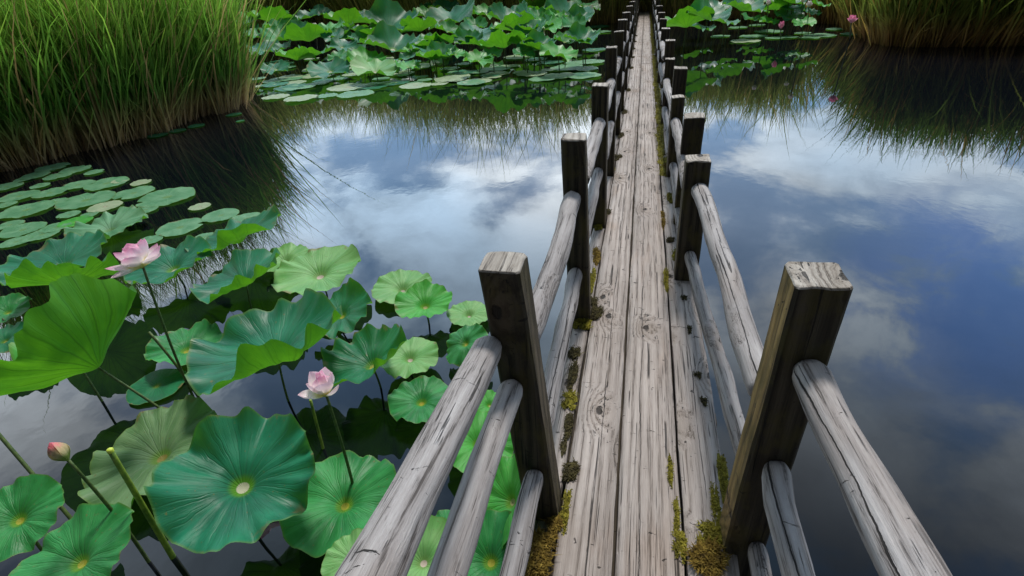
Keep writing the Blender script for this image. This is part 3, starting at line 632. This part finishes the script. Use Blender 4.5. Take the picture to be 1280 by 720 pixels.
for (x, y, w, lb) in [(292, 143, 22, 'tiny dark pad nearest the right end of the left reeds'), (245, 157, 24, 'tiny dark pad hugging the left reeds, third along'), (222, 163, 24, 'tiny dark pad against the reed stems, second along'), (196, 169, 28, 'tiny dark pad against the reed stems, first along'), (300, 151, 12, 'smallest pad fleck off the end of the reeds')]:
    lotus(x, y, .012, w, 'deep', lb, stalk=False, group='tiny pads along the left reeds', name='floating_pad', ruf=.01, cup=0., res=(5, 28))

# ---- far patches
FG = 'lotus leaves of the far patches'
protos = {}
def far_leaf(px, py, h, wpx, col, shape, patch):
    c = P(px, py, W+h); R = .5*wpx*depth(c)/f*(1. if shape == 'flat' else 1.15); key = (col, shape, random.randrange(3))
    rot = YAW+random.uniform(-.25, .25)
    if key not in protos:
        kw = {'flat': dict(cup=0., ruf=.012, irr=.12), 'cup': dict(cup=.34, ruf=.10, tilt=20, psi=-90+random.uniform(-50, 50), irr=.12, kr=5),
              'open': dict(cup=.16, ruf=.10, tilt=14, psi=-90+random.uniform(-60, 60), irr=.12, kr=5), 'under': dict(cup=.30, ruf=.09, tilt=10, psi=90+random.uniform(-60, 60), irr=.12, kr=4)}[shape]
        vs, fs, uv = blade_geo(1., 8, 40, funnel=.005 if shape == 'flat' else .10, pleat=.01 if shape != 'flat' else .003, sd=random.uniform(0, 99), **kw)
        me = bpy.data.meshes.new('blade'); me.from_pydata([tuple(v) for v in vs], [], fs); me.materials.append(LM[col])
        me.polygons.foreach_set('use_smooth', [True]*len(me.polygons)); ul = me.uv_layers.new(name='UVMap')
        li = np.empty(len(me.loops), dtype=np.int32); me.loops.foreach_get('vertex_index', li); ul.data.foreach_set('uv', np.asarray(uv, dtype=np.float32)[li].ravel())
        protos[key] = me
    nm = 'floating_pad' if shape == 'flat' else 'lotus_leaf'
    root = empty(nm, Vector((c.x, c.y, W)), rot); root['category'] = 'lotus leaf'; root['group'] = FG if shape != 'flat' else 'floating pads of the far patches'
    o = bpy.data.objects.new('blade', protos[key]); C.objects.link(o); o.parent = root; o.location = (0, 0, h); o.scale = (R, R, R)
    if shape != 'flat':
        v2, f2 = tube(bend_path((random.uniform(-.1, .1), 0, -.3), (0, 0, h-.09*R), (.03, 0, 0), 5), .014, .011, 6); mesh('stalk', v2, f2, M_stalk, root)
    cn = {'teal': 'blue-green', 'deep': 'dark green', 'mid': 'mid green', 'bright': 'bright green', 'light': 'pale', 'grey': 'grey-green', 'pad': 'green', 'padp': 'whitish'}[col]
    sn = {'flat': 'floating lotus pad', 'cup': 'cupped lotus leaf', 'open': 'open lotus leaf', 'under': 'upturned lotus leaf showing its underside'}[shape]
    sz = 'small' if wpx < 25 else ('large' if wpx > 42 else 'medium')
    if patch == 'left':
        row = 'front edge' if py > 95 else ('front rows' if py > 68 else ('middle rows' if py > 38 else 'back rows'))
        colm = 'by reeds' if px < 350 else ('left part' if px < 430 else ('centre left' if px < 510 else ('centre right' if px < 590 else ('right part' if px < 670 else 'by boardwalk'))))
    else:
        colm = 'by boardwalk' if px < 915 else ('its middle' if px < 980 else 'by reeds')
        row = 'back rows' if py < 22 else 'front rows'
    far.append((root, '%s %s %s, far %s patch, %s, %s' % (sz, cn, sn.replace(' showing its underside', ''), patch, row, colm), px))
far = []
ZL = [(110,70,130,'bright','under'),(200,30,100,'teal','open'),(230,130,140,'bright','under'),(85,165,100,'teal','open'),(120,230,80,'teal','open'),(190,195,110,'bright','under'),(300,235,120,'teal','open'),(340,155,90,'teal','open'),(360,75,130,'bright','under'),
 (500,85,165,'teal','cup'),(410,135,80,'teal','cup'),(510,160,150,'teal','cup'),(570,28,100,'teal','cup'),(650,35,90,'mid','open'),(705,70,155,'teal','cup'),(640,165,120,'teal','open'),(640,195,90,'bright','under'),(790,118,130,'teal','open'),(880,65,110,'teal','cup'),(880,152,140,'bright','under'),
 (990,22,110,'bright','under'),(960,118,100,'teal','open'),(945,165,60,'teal','open'),(1090,55,150,'teal','cup'),(1060,180,110,'bright','open'),(795,200,90,'bright','open'),(420,202,120,'bright','open'),(560,222,75,'bright','open'),(450,235,140,'light','open'),(720,180,60,'bright','open'),
 (910,95,130,'bright','under'),(1150,20,90,'mid','open'),(50,60,80,'bright','open'),(270,45,60,'teal','cup'),(300,100,100,'bright','open'),(60,120,80,'mid','open'),(860,20,100,'bright','under'),(1020,92,110,'bright','open'),(330,12,80,'bright','open'),(480,30,80,'mid','under'),(820,45,90,'bright','open'),(150,15,120,'bright','open'),(90,12,100,'mid','under'),
 (600,100,110,'bright','under'),(250,180,90,'mid','under'),(1000,60,80,'mid','cup'),(760,30,80,'mid','cup'),(560,190,80,'deep','open'),(130,100,80,'mid','cup'),(30,95,60,'teal','open'),(330,190,70,'mid','open'),(840,180,70,'mid','open'),(1010,145,70,'mid','open'),(400,40,80,'teal','open'),(240,5,80,'light','open'),(20,30,70,'bright','open'),(700,140,90,'mid','under'),(950,40,70,'mid','open')]
for i in range(64):
    zx = random.uniform(20, 1150); zy = random.uniform(5, 185)*(1-.25*(zx > 1000)); ZL.append((zx, zy, random.uniform(55, 105), random.choice(['mid', 'bright', 'deep', 'teal', 'mid']), random.choice(['cup', 'open', 'under', 'cup'])))
for (zx, zy, zw, cl, sh) in ZL:
    px, py = 300+zx/2.667, zy/2.667
    h = .28+.62*max(0, min(1, (85-py)/60)); h = h*(1.0+.9*max(0, (430-px)/150.)*max(0, (60-py)/60)) if px < 430 else h
    far_leaf(px, py, h, zw/2.667, cl, sh, 'left')
ZP = [(120,322,90,'padp'),(200,327,110,'padp'),(180,290,130,'teal'),(205,255,60,'pad'),(260,277,70,'pad'),(290,318,70,'pad'),(360,290,140,'padp'),(385,312,120,'pad'),(440,280,70,'pad'),(520,275,90,'teal'),(585,285,110,'padp'),(705,262,120,'padp'),(725,240,70,'pad'),(855,228,100,'pad'),(858,244,80,'padp'),(988,240,50,'pad'),(1030,207,80,'teal'),(1095,222,100,'pad'),(1065,252,110,'pad'),(1165,205,100,'pad'),(1180,165,80,'teal'),(1150,122,80,'teal'),(1185,88,90,'teal'),(1205,105,60,'pad'),(745,212,60,'pad'),(605,255,50,'pad'),(545,250,40,'bright'),(80,285,60,'padp'),(700,228,70,'pad'),(1110,185,60,'pad'),(330,262,60,'pad'),(470,262,60,'pad'),(130,262,60,'pad'),(55,262,60,'pad')]
for i in range(30): ZP.append((random.uniform(60, 1150), 0, random.uniform(55, 115), random.choice(['pad', 'padp', 'teal', 'padp'])))
for i in range(30): ZP.append((random.uniform(100, 1180), random.uniform(195, 290)*(.97-.00006*i), random.uniform(50, 90), random.choice(['pad', 'padp', 'padp', 'teal'])))
ZP = [(a_, b_ or random.uniform(235, 318)-a_*.055, c_, d_) for a_, b_, c_, d_ in ZP]
for (zx, zy, zw, cl) in ZP: far_leaf(300+zx/2.667, zy/2.667, .02+.02*random.random(), zw/2.667, cl, 'flat', 'left')
for (px, py, w, cl, sh, h) in [(858,31,58,'bright','under',.6),(884,22,46,'teal','cup',.8),(874,34,34,'teal','open',.35),(893,11,36,'teal','open',.8),(905,27,32,'teal','open',.6),(927,11,44,'teal','cup',.8),(971,11,32,'bright','under',.7),(990,11,26,'teal','open',.7),(986,21,34,'teal','open',.5),(1005,29,24,'bright','open',.4),(986,2,34,'teal','cup',.9),(1015,16,20,'teal','open',.6),(949,13,22,'mid','open',.6),(961,27,20,'bright','open',.4),(912,2,30,'mid','cup',.9),(955,1,26,'mid','open',.9),(940,24,26,'mid','open',.4),(1024,6,22,'bright','open',.8)]:
    far_leaf(px, py, h, w, cl, sh, 'right')
for (px, py, w) in [(900,45,24),(931,51,36),(941,45,32),(961,39,34),(969,47,24),(986,46,22),(1003,41,20),(1025,44,38),(1045,36,24),(1069,42,32),(922,34,22),(946,31,20),(1012,47,24)]: far_leaf(px, py, .02, w, random.choice(['pad', 'pad', 'padp']), 'flat', 'right')
from collections import defaultdict
dd_ = defaultdict(list)
for r, l, x in far: dd_[l].append((x, r))
for l, lst in dd_.items():
    lst.sort(key=lambda q: q[0]); n = len(lst)
    words = {1: [''], 2: ['left one', 'right one'], 3: ['leftmost', 'middle one', 'rightmost'], 4: ['leftmost', 'second from left', 'second from right', 'rightmost']}.get(n)
    for i, (x, r) in enumerate(lst): r['label'] = l+(', '+words[i] if words and words[i] else '')

# ------------------------------------------------------------------ flowers
def petal_mat(name, base, midc, tip, tr_=.35):
    m, t = mat(name); uv = t('ShaderNodeUVMap'); sp = t('ShaderNodeSeparateXYZ', {0: uv.outputs[0]}); tc = t('ShaderNodeTexCoord')
    st = t.noise(t('ShaderNodeCombineXYZ', {0: t.m('MULTIPLY', sp.outputs[0], 26.), 1: t.m('MULTIPLY', sp.outputs[1], 1.6)}), 1., 3)
    vv = t.m('ADD', sp.outputs[1], t.m('MULTIPLY', t.m('SUBTRACT', st, .5), .22))
    col = t.ramp(vv, [(.0, base), (.22, base), (.42, midc), (.70, (midc[0]*.98, midc[1]*.86, midc[2]*.93)), (.98, tip)])
    bp = t('ShaderNodeBump', {'Height': st, 'Strength': .35, 'Distance': .003})
    pr = t('ShaderNodeBsdfPrincipled', {'Base Color': col, 'Roughness': .5, 'Normal': bp, 'Subsurface Weight': .1, 'Subsurface Radius': (.02, .01, .01), 'Specular IOR Level': .3})
    t('ShaderNodeOutputMaterial', {0: t('ShaderNodeMixShader', {0: tr_, 1: pr, 2: t('ShaderNodeBsdfTranslucent', {'Color': col})})}); return m
M_pet = petal_mat('pink_white_petal', (.84, .76, .32), (.98, .94, .92), (.93, .40, .60))
M_pet2 = petal_mat('pale_petal', (.86, .78, .36), (.97, .94, .90), (.94, .66, .76))
M_bud = petal_mat('bud_petal', (.30, .40, .08), (.62, .55, .28), (.85, .18, .26))
M_wh = petal_mat('white_petal', (.75, .78, .5), (.90, .90, .82), (.92, .88, .80))
M_fp = petal_mat('far_pink_petal', (.85, .55, .6), (.88, .5, .6), (.85, .2, .4))
m_y, t = mat('seed_pod'); t('ShaderNodeOutputMaterial', {0: t('ShaderNodeBsdfPrincipled', {'Base Color': (.62, .52, .06, 1), 'Roughness': .6})}); M_pod = m_y
def petal_geo(L, Wd, open_, curl, nu=10, nv=7):
    """petal rising from the origin: grows along +z, opens toward +x"""
    vs = []; uv = []
    x = z = 0.; a = open_*.55; prev = 0
    spine = []
    for i in range(nu+1):
        u = i/nu; ang = open_+curl*(u-.5)*1.0+(.55-1.1*u)*.55*math.sin(min(1, u*1.5)*math.pi/2)
        spine.append((x, z, ang)); x += L/nu*math.sin(ang); z += L/nu*math.cos(ang)
    for i, (sx, sz, ang) in enumerate(spine):
        u = i/nu; w = Wd*(math.sin(math.pi*min(1, (u*.93+.06))**1.12)**.75)*(1 if u < .9 else 1-(u-.9)*5.5)
        w = max(w, .002)
        for j in range(nv):
            v = j/(nv-1)*2-1; phi = v*.95; rad = w/2/.82
            lx = rad*(1-math.cos(phi)); ly = rad*math.sin(phi)
            # cup: edges come back toward the axis (negative normal)
            nx, nz = -math.cos(ang), math.sin(ang)
            vs.append((sx+nx*lx, ly, sz+nz*lx)); uv.append((.5+.5*v, u))
    fs = [(i*nv+j, i*nv+j+1, (i+1)*nv+j+1, (i+1)*nv+j) for i in range(nu) for j in range(nv-1)]
    return vs, fs, uv
def flower(px, py, h, base_px, size, label, rings, lean, m, pod=True, bow=(0, 0, 0), group=None, stalk_r=(.008, .006), cat='lotus flower', name='lotus_flower', pods=1.0):
    """px,py = image place of the calyx; rings = (count, length, width, open, curl)"""
    base = P(*base_px, W); top = P(px, py, W+h); root = empty(name, base, YAW); tag(root, label, cat, group)
    rel = Matrix.Rotation(-YAW, 3, 'Z') @ (top-base)
    v2, f2 = tube(bend_path((0, 0, -.15), rel, bow, 14), *stalk_r, 10); mesh('stalk', v2, f2, M_stalk, root)
    q = Vector((0, 0, 1)).rotation_difference(Vector(lean).normalized())
    head_loc = rel
    for k, (n, L, Wd, op, cu, mm) in enumerate(rings):
        ph = random.uniform(0, 6.28)
        for i in range(n):
            vs, fs, uv = petal_geo(L*size*random.uniform(.93, 1.05), Wd*size*random.uniform(.92, 1.06), op+random.uniform(-.08, .08), cu+random.uniform(-.15, .15))
            rz = Matrix.Rotation(ph+2*math.pi*i/n+random.uniform(-.12, .12), 3, 'Z')
            r0 = .010*size*8*(.4+.25*k)
            vs = [q @ (rz @ (Vector(v)+Vector((r0, 0, 0))))+head_loc for v in vs]
            mesh('petal', vs, fs, mm, root, uv=uv)
    if pod:
        pr_ = [(0, .0), (.10, .0), (.15, .08), (.20, .22), (.19, .235), (0, .24)]
        vs = []; fs = []; ns = 14
        for (r, z) in pr_:
            for j in range(ns): vs.append(q @ Vector((max(r, .002)*size*math.cos(j*6.283/ns), max(r, .002)*size*math.sin(j*6.283/ns), z*size))+head_loc)
        for i in range(len(pr_)-1):
            for j in range(ns): fs.append((i*ns+j, i*ns+(j+1) % ns, (i+1)*ns+(j+1) % ns, (i+1)*ns+j))
        mesh('seed_pod', vs, fs, M_pod, root)
    return root
pet = M_pet
s1 = .150
flower(179, 334, .97, (250, 515), s1, 'tall open pink and white lotus flower leaning left above the leaves', [(4, .85, .62, .20, -.3, pet), (6, .98, .66, .60, -.3, pet), (5, 1.02, .64, 1.05, -.35, pet), (3, .90, .58, 1.45, .1, M_pet2)], (-.30, .12, 1), pet, bow=(-.02, 0, .0))
s2 = .118
flower(408, 494, .655, (443, 626), s2, 'low half-open pale pink lotus flower in front of the dark cupped leaf', [(3, .98, .74, .12, -.1, pet), (5, 1.04, .74, .50, -.25, M_pet2), (3, .95, .60, .95, -.5, M_pet2)], (-.06, .05, 1), pet, bow=(.01, 0, 0))
flower(85, 575, .65, (184, 702), .105, 'closed pink bud with green base on a long bent stalk at lower left', [(4, .90, .62, .02, -.75, M_bud), (5, .82, .60, .08, -.85, M_bud)], (-.38, .1, 1), M_bud, pod=False, bow=(.02, 0, .02), cat='lotus bud', name='lotus_bud')
# far flowers
for (px, py, h, bx, by, sz, lb, rg, mm, nm) in [
    (1064, 29, .75, 1064, 44, .22, 'open pink flower in front of the right reeds', [(6, .8, .5, .4, 0, M_fp), (5, .7, .5, .8, 0, M_fp)], M_fp, 'lotus_flower'),
    (976, 36, .40, 977, 44, .22, 'round pink bud among pads of the far right patch', [(5, .9, .7, .25, -.6, M_fp)], M_fp, 'lotus_bud'),
    (960, 7, 1.0, 960, 24, .17, 'white bud farthest left in the far right patch', [(5, .9, .8, .2, -.6, M_wh)], M_wh, 'lotus_bud'),
    (1011, 9, 1.0, 1011, 26, .17, 'white bud near the edge of the right reeds, lower of two', [(5, .9, .8, .2, -.6, M_wh)], M_wh, 'lotus_bud'),
    (1003, 3, 1.0, 1003, 22, .17, 'white bud at the very top of the far right patch, upper of two', [(5, .9, .8, .2, -.6, M_wh)], M_wh, 'lotus_bud'),
    (395, 38, .9, 396, 60, .26, 'whitish lotus bud among bright leaves of the far left patch', [(5, .9, .6, .25, -.5, M_wh)], M_wh, 'lotus_bud')]:
    flower(px, py, h, (bx, by), sz, lb, rg, (0, 0, 1), mm, pod=False, stalk_r=(.016, .013), cat='lotus flower' if nm == 'lotus_flower' else 'lotus bud', name=nm, group='distant lotus flowers and buds')
# cut stalk
def bare_stalk(base, topx, h, label, r=(.010, .009), m=M_stalk, bow=(0, 0, 0), cutend=False, cat='lotus stalk'):
    b = P(*base, W); tp = P(*topx, W+h); root = empty('lotus_stalk', b); tag(root, label, cat)
    v2, f2 = tube(bend_path((0, 0, -.12), tp-b, bow, 12), *r, 12); mesh('stem', v2, f2, m, root)
    if cutend:
        n = (tp-b).normalized(); a = n.orthogonal().normalized(); c2 = n.cross(a); vs = []
        for (rr, z) in ((r[1]*1.12, -.012), (r[1]*1.2, .0), (r[1]*.7, .004), (.0005, .004)):
            vs += [tp-b+n*z+a*rr*math.cos(j*.5236)+c2*rr*math.sin(j*.5236) for j in range(12)]
        fs = [(i*12+j, i*12+(j+1) % 12, (i+1)*12+(j+1) % 12, (i+1)*12+j) for i in range(3) for j in range(12)]
        mesh('cut_end', vs, fs, M_yel, root)
m_ye, t = mat('cut_end_yellow'); t('ShaderNodeOutputMaterial', {0: t('ShaderNodeBsdfPrincipled', {'Base Color': (.45, .55, .05, 1), 'Roughness': .5})}); M_yel = m_ye
bare_stalk((215, 697), (137, 562), .66, 'thick bright green cut stalk with yellow tip at lower left', (.013, .010), M_cut, cutend=True)
bare_stalk((102, 662), (-30, 510), .55, 'thin dark bare stalk crossing from the left edge at lower left', (.009, .008))
bare_stalk((262, 515), (186, 415), .55, 'dark leafless stalk beside the tall flower stem', (.008, .007), bow=(.02, 0, .04))
bare_stalk((40, 437), (3, 398), .22, 'short dark stalk at the left edge above the folded leaf', (.008, .007))
bare_stalk((130, 505), (98, 455), .25, 'dark stalk standing under the huge folded leaf', (.008, .007))
bare_stalk((402, 560), (388, 500), .35, 'pale green stalk behind the low pink flower', (.008, .007), M_cut)

# ------------------------------------------------------------------ world
SUN_EL, SUN_AZ = 61., 6.                # azimuth measured from +Y toward +X
w = bpy.data.worlds.new('World'); S.world = w; w.use_nodes = True; t = NT(w.node_tree)
tc = t('ShaderNodeTexCoord'); g = tc.outputs['Generated']; sp = t('ShaderNodeSeparateXYZ', {0: g}); zz = t.m('MAXIMUM', sp.outputs[2], .02)
sky = t('ShaderNodeTexSky', sky_type='NISHITA', sun_disc=False); sky.sun_elevation = R_(SUN_EL); sky.sun_rotation = R_(SUN_AZ)
pl = t('ShaderNodeCombineXYZ', {0: t.m('DIVIDE', sp.outputs[0], t.m('ADD', zz, .25)), 1: t.m('DIVIDE', sp.outputs[1], t.m('ADD', zz, .25))}).outputs[0]
n1 = t.noise(t.vadd(pl, (3.1, 1.7, 0.)), 1.9, 7, .54, .3); n2 = t.noise(t.vadd(pl, (9., 4., 2.)), 4.4, 6, .58, .3); n3 = t.noise(t.vadd(pl, (1., 8., 2.)), .9, 3)
mask = t.rng(t.m('ADD', n1, t.m('MULTIPLY', n2, .22)), .50, .66)
# cloud brightness: bright low in front of the viewer, heavier overhead and behind
front = t.rng(sp.outputs[1], -.35, .75)
low = t.rng(sp.outputs[2], .34, .84, 1., .0, 'LINEAR')
side = t.m('MULTIPLY', t.rng(sp.outputs[0], -.15, .5, 1.15, .72), t.m('SUBTRACT', 1., t.m('MULTIPLY', t.rng(sp.outputs[0], .05, .35), t.rng(sp.outputs[2], .55, .85, 0., .55))))
br = t.m('MULTIPLY', side, t.m('ADD', .17, t.m('MULTIPLY', front, t.m('ADD', .14, t.m('MULTIPLY', low, 3.2)))))
tex = t.m('MULTIPLY', t.rng(t.m('ADD', t.m('MULTIPLY', n2, .5), t.m('MULTIPLY', n1, .5)), .35, .65, .62, 1.12), t.rng(sp.outputs[2], .10, .42, .50, 1.05))
ccol = t.mix(t.rng(n3, .35, .65), (.58, .77, .94), (.88, .95, .98))
cloud = t.vmul(ccol, t('ShaderNodeCombineXYZ', {0: t.m('MULTIPLY', br, tex), 1: t.m('MULTIPLY', br, tex), 2: t.m('MULTIPLY', br, tex)}))
blue = t.vmul(sky.outputs[0], (.055, .11, .15))
bluem = t.vmul(blue, t('ShaderNodeCombineXYZ', {i: t.m('ADD', .12, t.m('MULTIPLY', front, t.m('MULTIPLY', t.rng(sp.outputs[2], .5, .9, 1., .25), 1.1))) for i in range(3)}))
bd = ray(1190, 385); bd = Vector((bd[0], bd[1], -bd[2])).normalized()          # a gap in the clouds, right of the walk
gd = t('ShaderNodeVectorMath', operation='DISTANCE'); t.set(gd.inputs[0], t.vadd(g, t.vmul(t('ShaderNodeCombineXYZ', {0: n1, 1: n2, 2: n3}).outputs[0], (.35, .35, .2)))); t.set(gd.inputs[1], tuple(bd+Vector((.175, .175, .1))))
gap = t.m('MULTIPLY', t.rng(gd.outputs['Value'], .06, .24, 1., 0.), t.rng(n2, .62, .45))
bluem = t.mix(gap, bluem, (.16, .58, 1.7))
mask = t.m('MULTIPLY', mask, t.m('SUBTRACT', 1., t.m('MULTIPLY', gap, .85)))
colr = t.mix(mask, t.mix(.3, bluem, cloud), cloud)
bg = t('ShaderNodeBackground', {'Color': colr, 'Strength': 1.0}); t('ShaderNodeOutputWorld', {0: bg})

ld = bpy.data.lights.new('sun', 'SUN'); ld.energy = 3.0; ld.angle = R_(10); ld.color = (1., .96, .90)
lo = bpy.data.objects.new('sun', ld); C.objects.link(lo)
az = R_(SUN_AZ); el = R_(SUN_EL); sd_ = Vector((math.sin(az)*math.cos(el), math.cos(az)*math.cos(el), math.sin(el)))
lo.rotation_mode = 'QUATERNION'; lo.rotation_quaternion = Vector((0, 0, 1)).rotation_difference(sd_); lo.location = (0, 0, 30)
S.view_settings.view_transform = 'Standard'; S.view_settings.look = 'None'; S.view_settings.gamma = 1; S.view_settings.use_curve_mapping = False
S.view_settings.exposure = 0.22
S.render.engine = 'CYCLES'
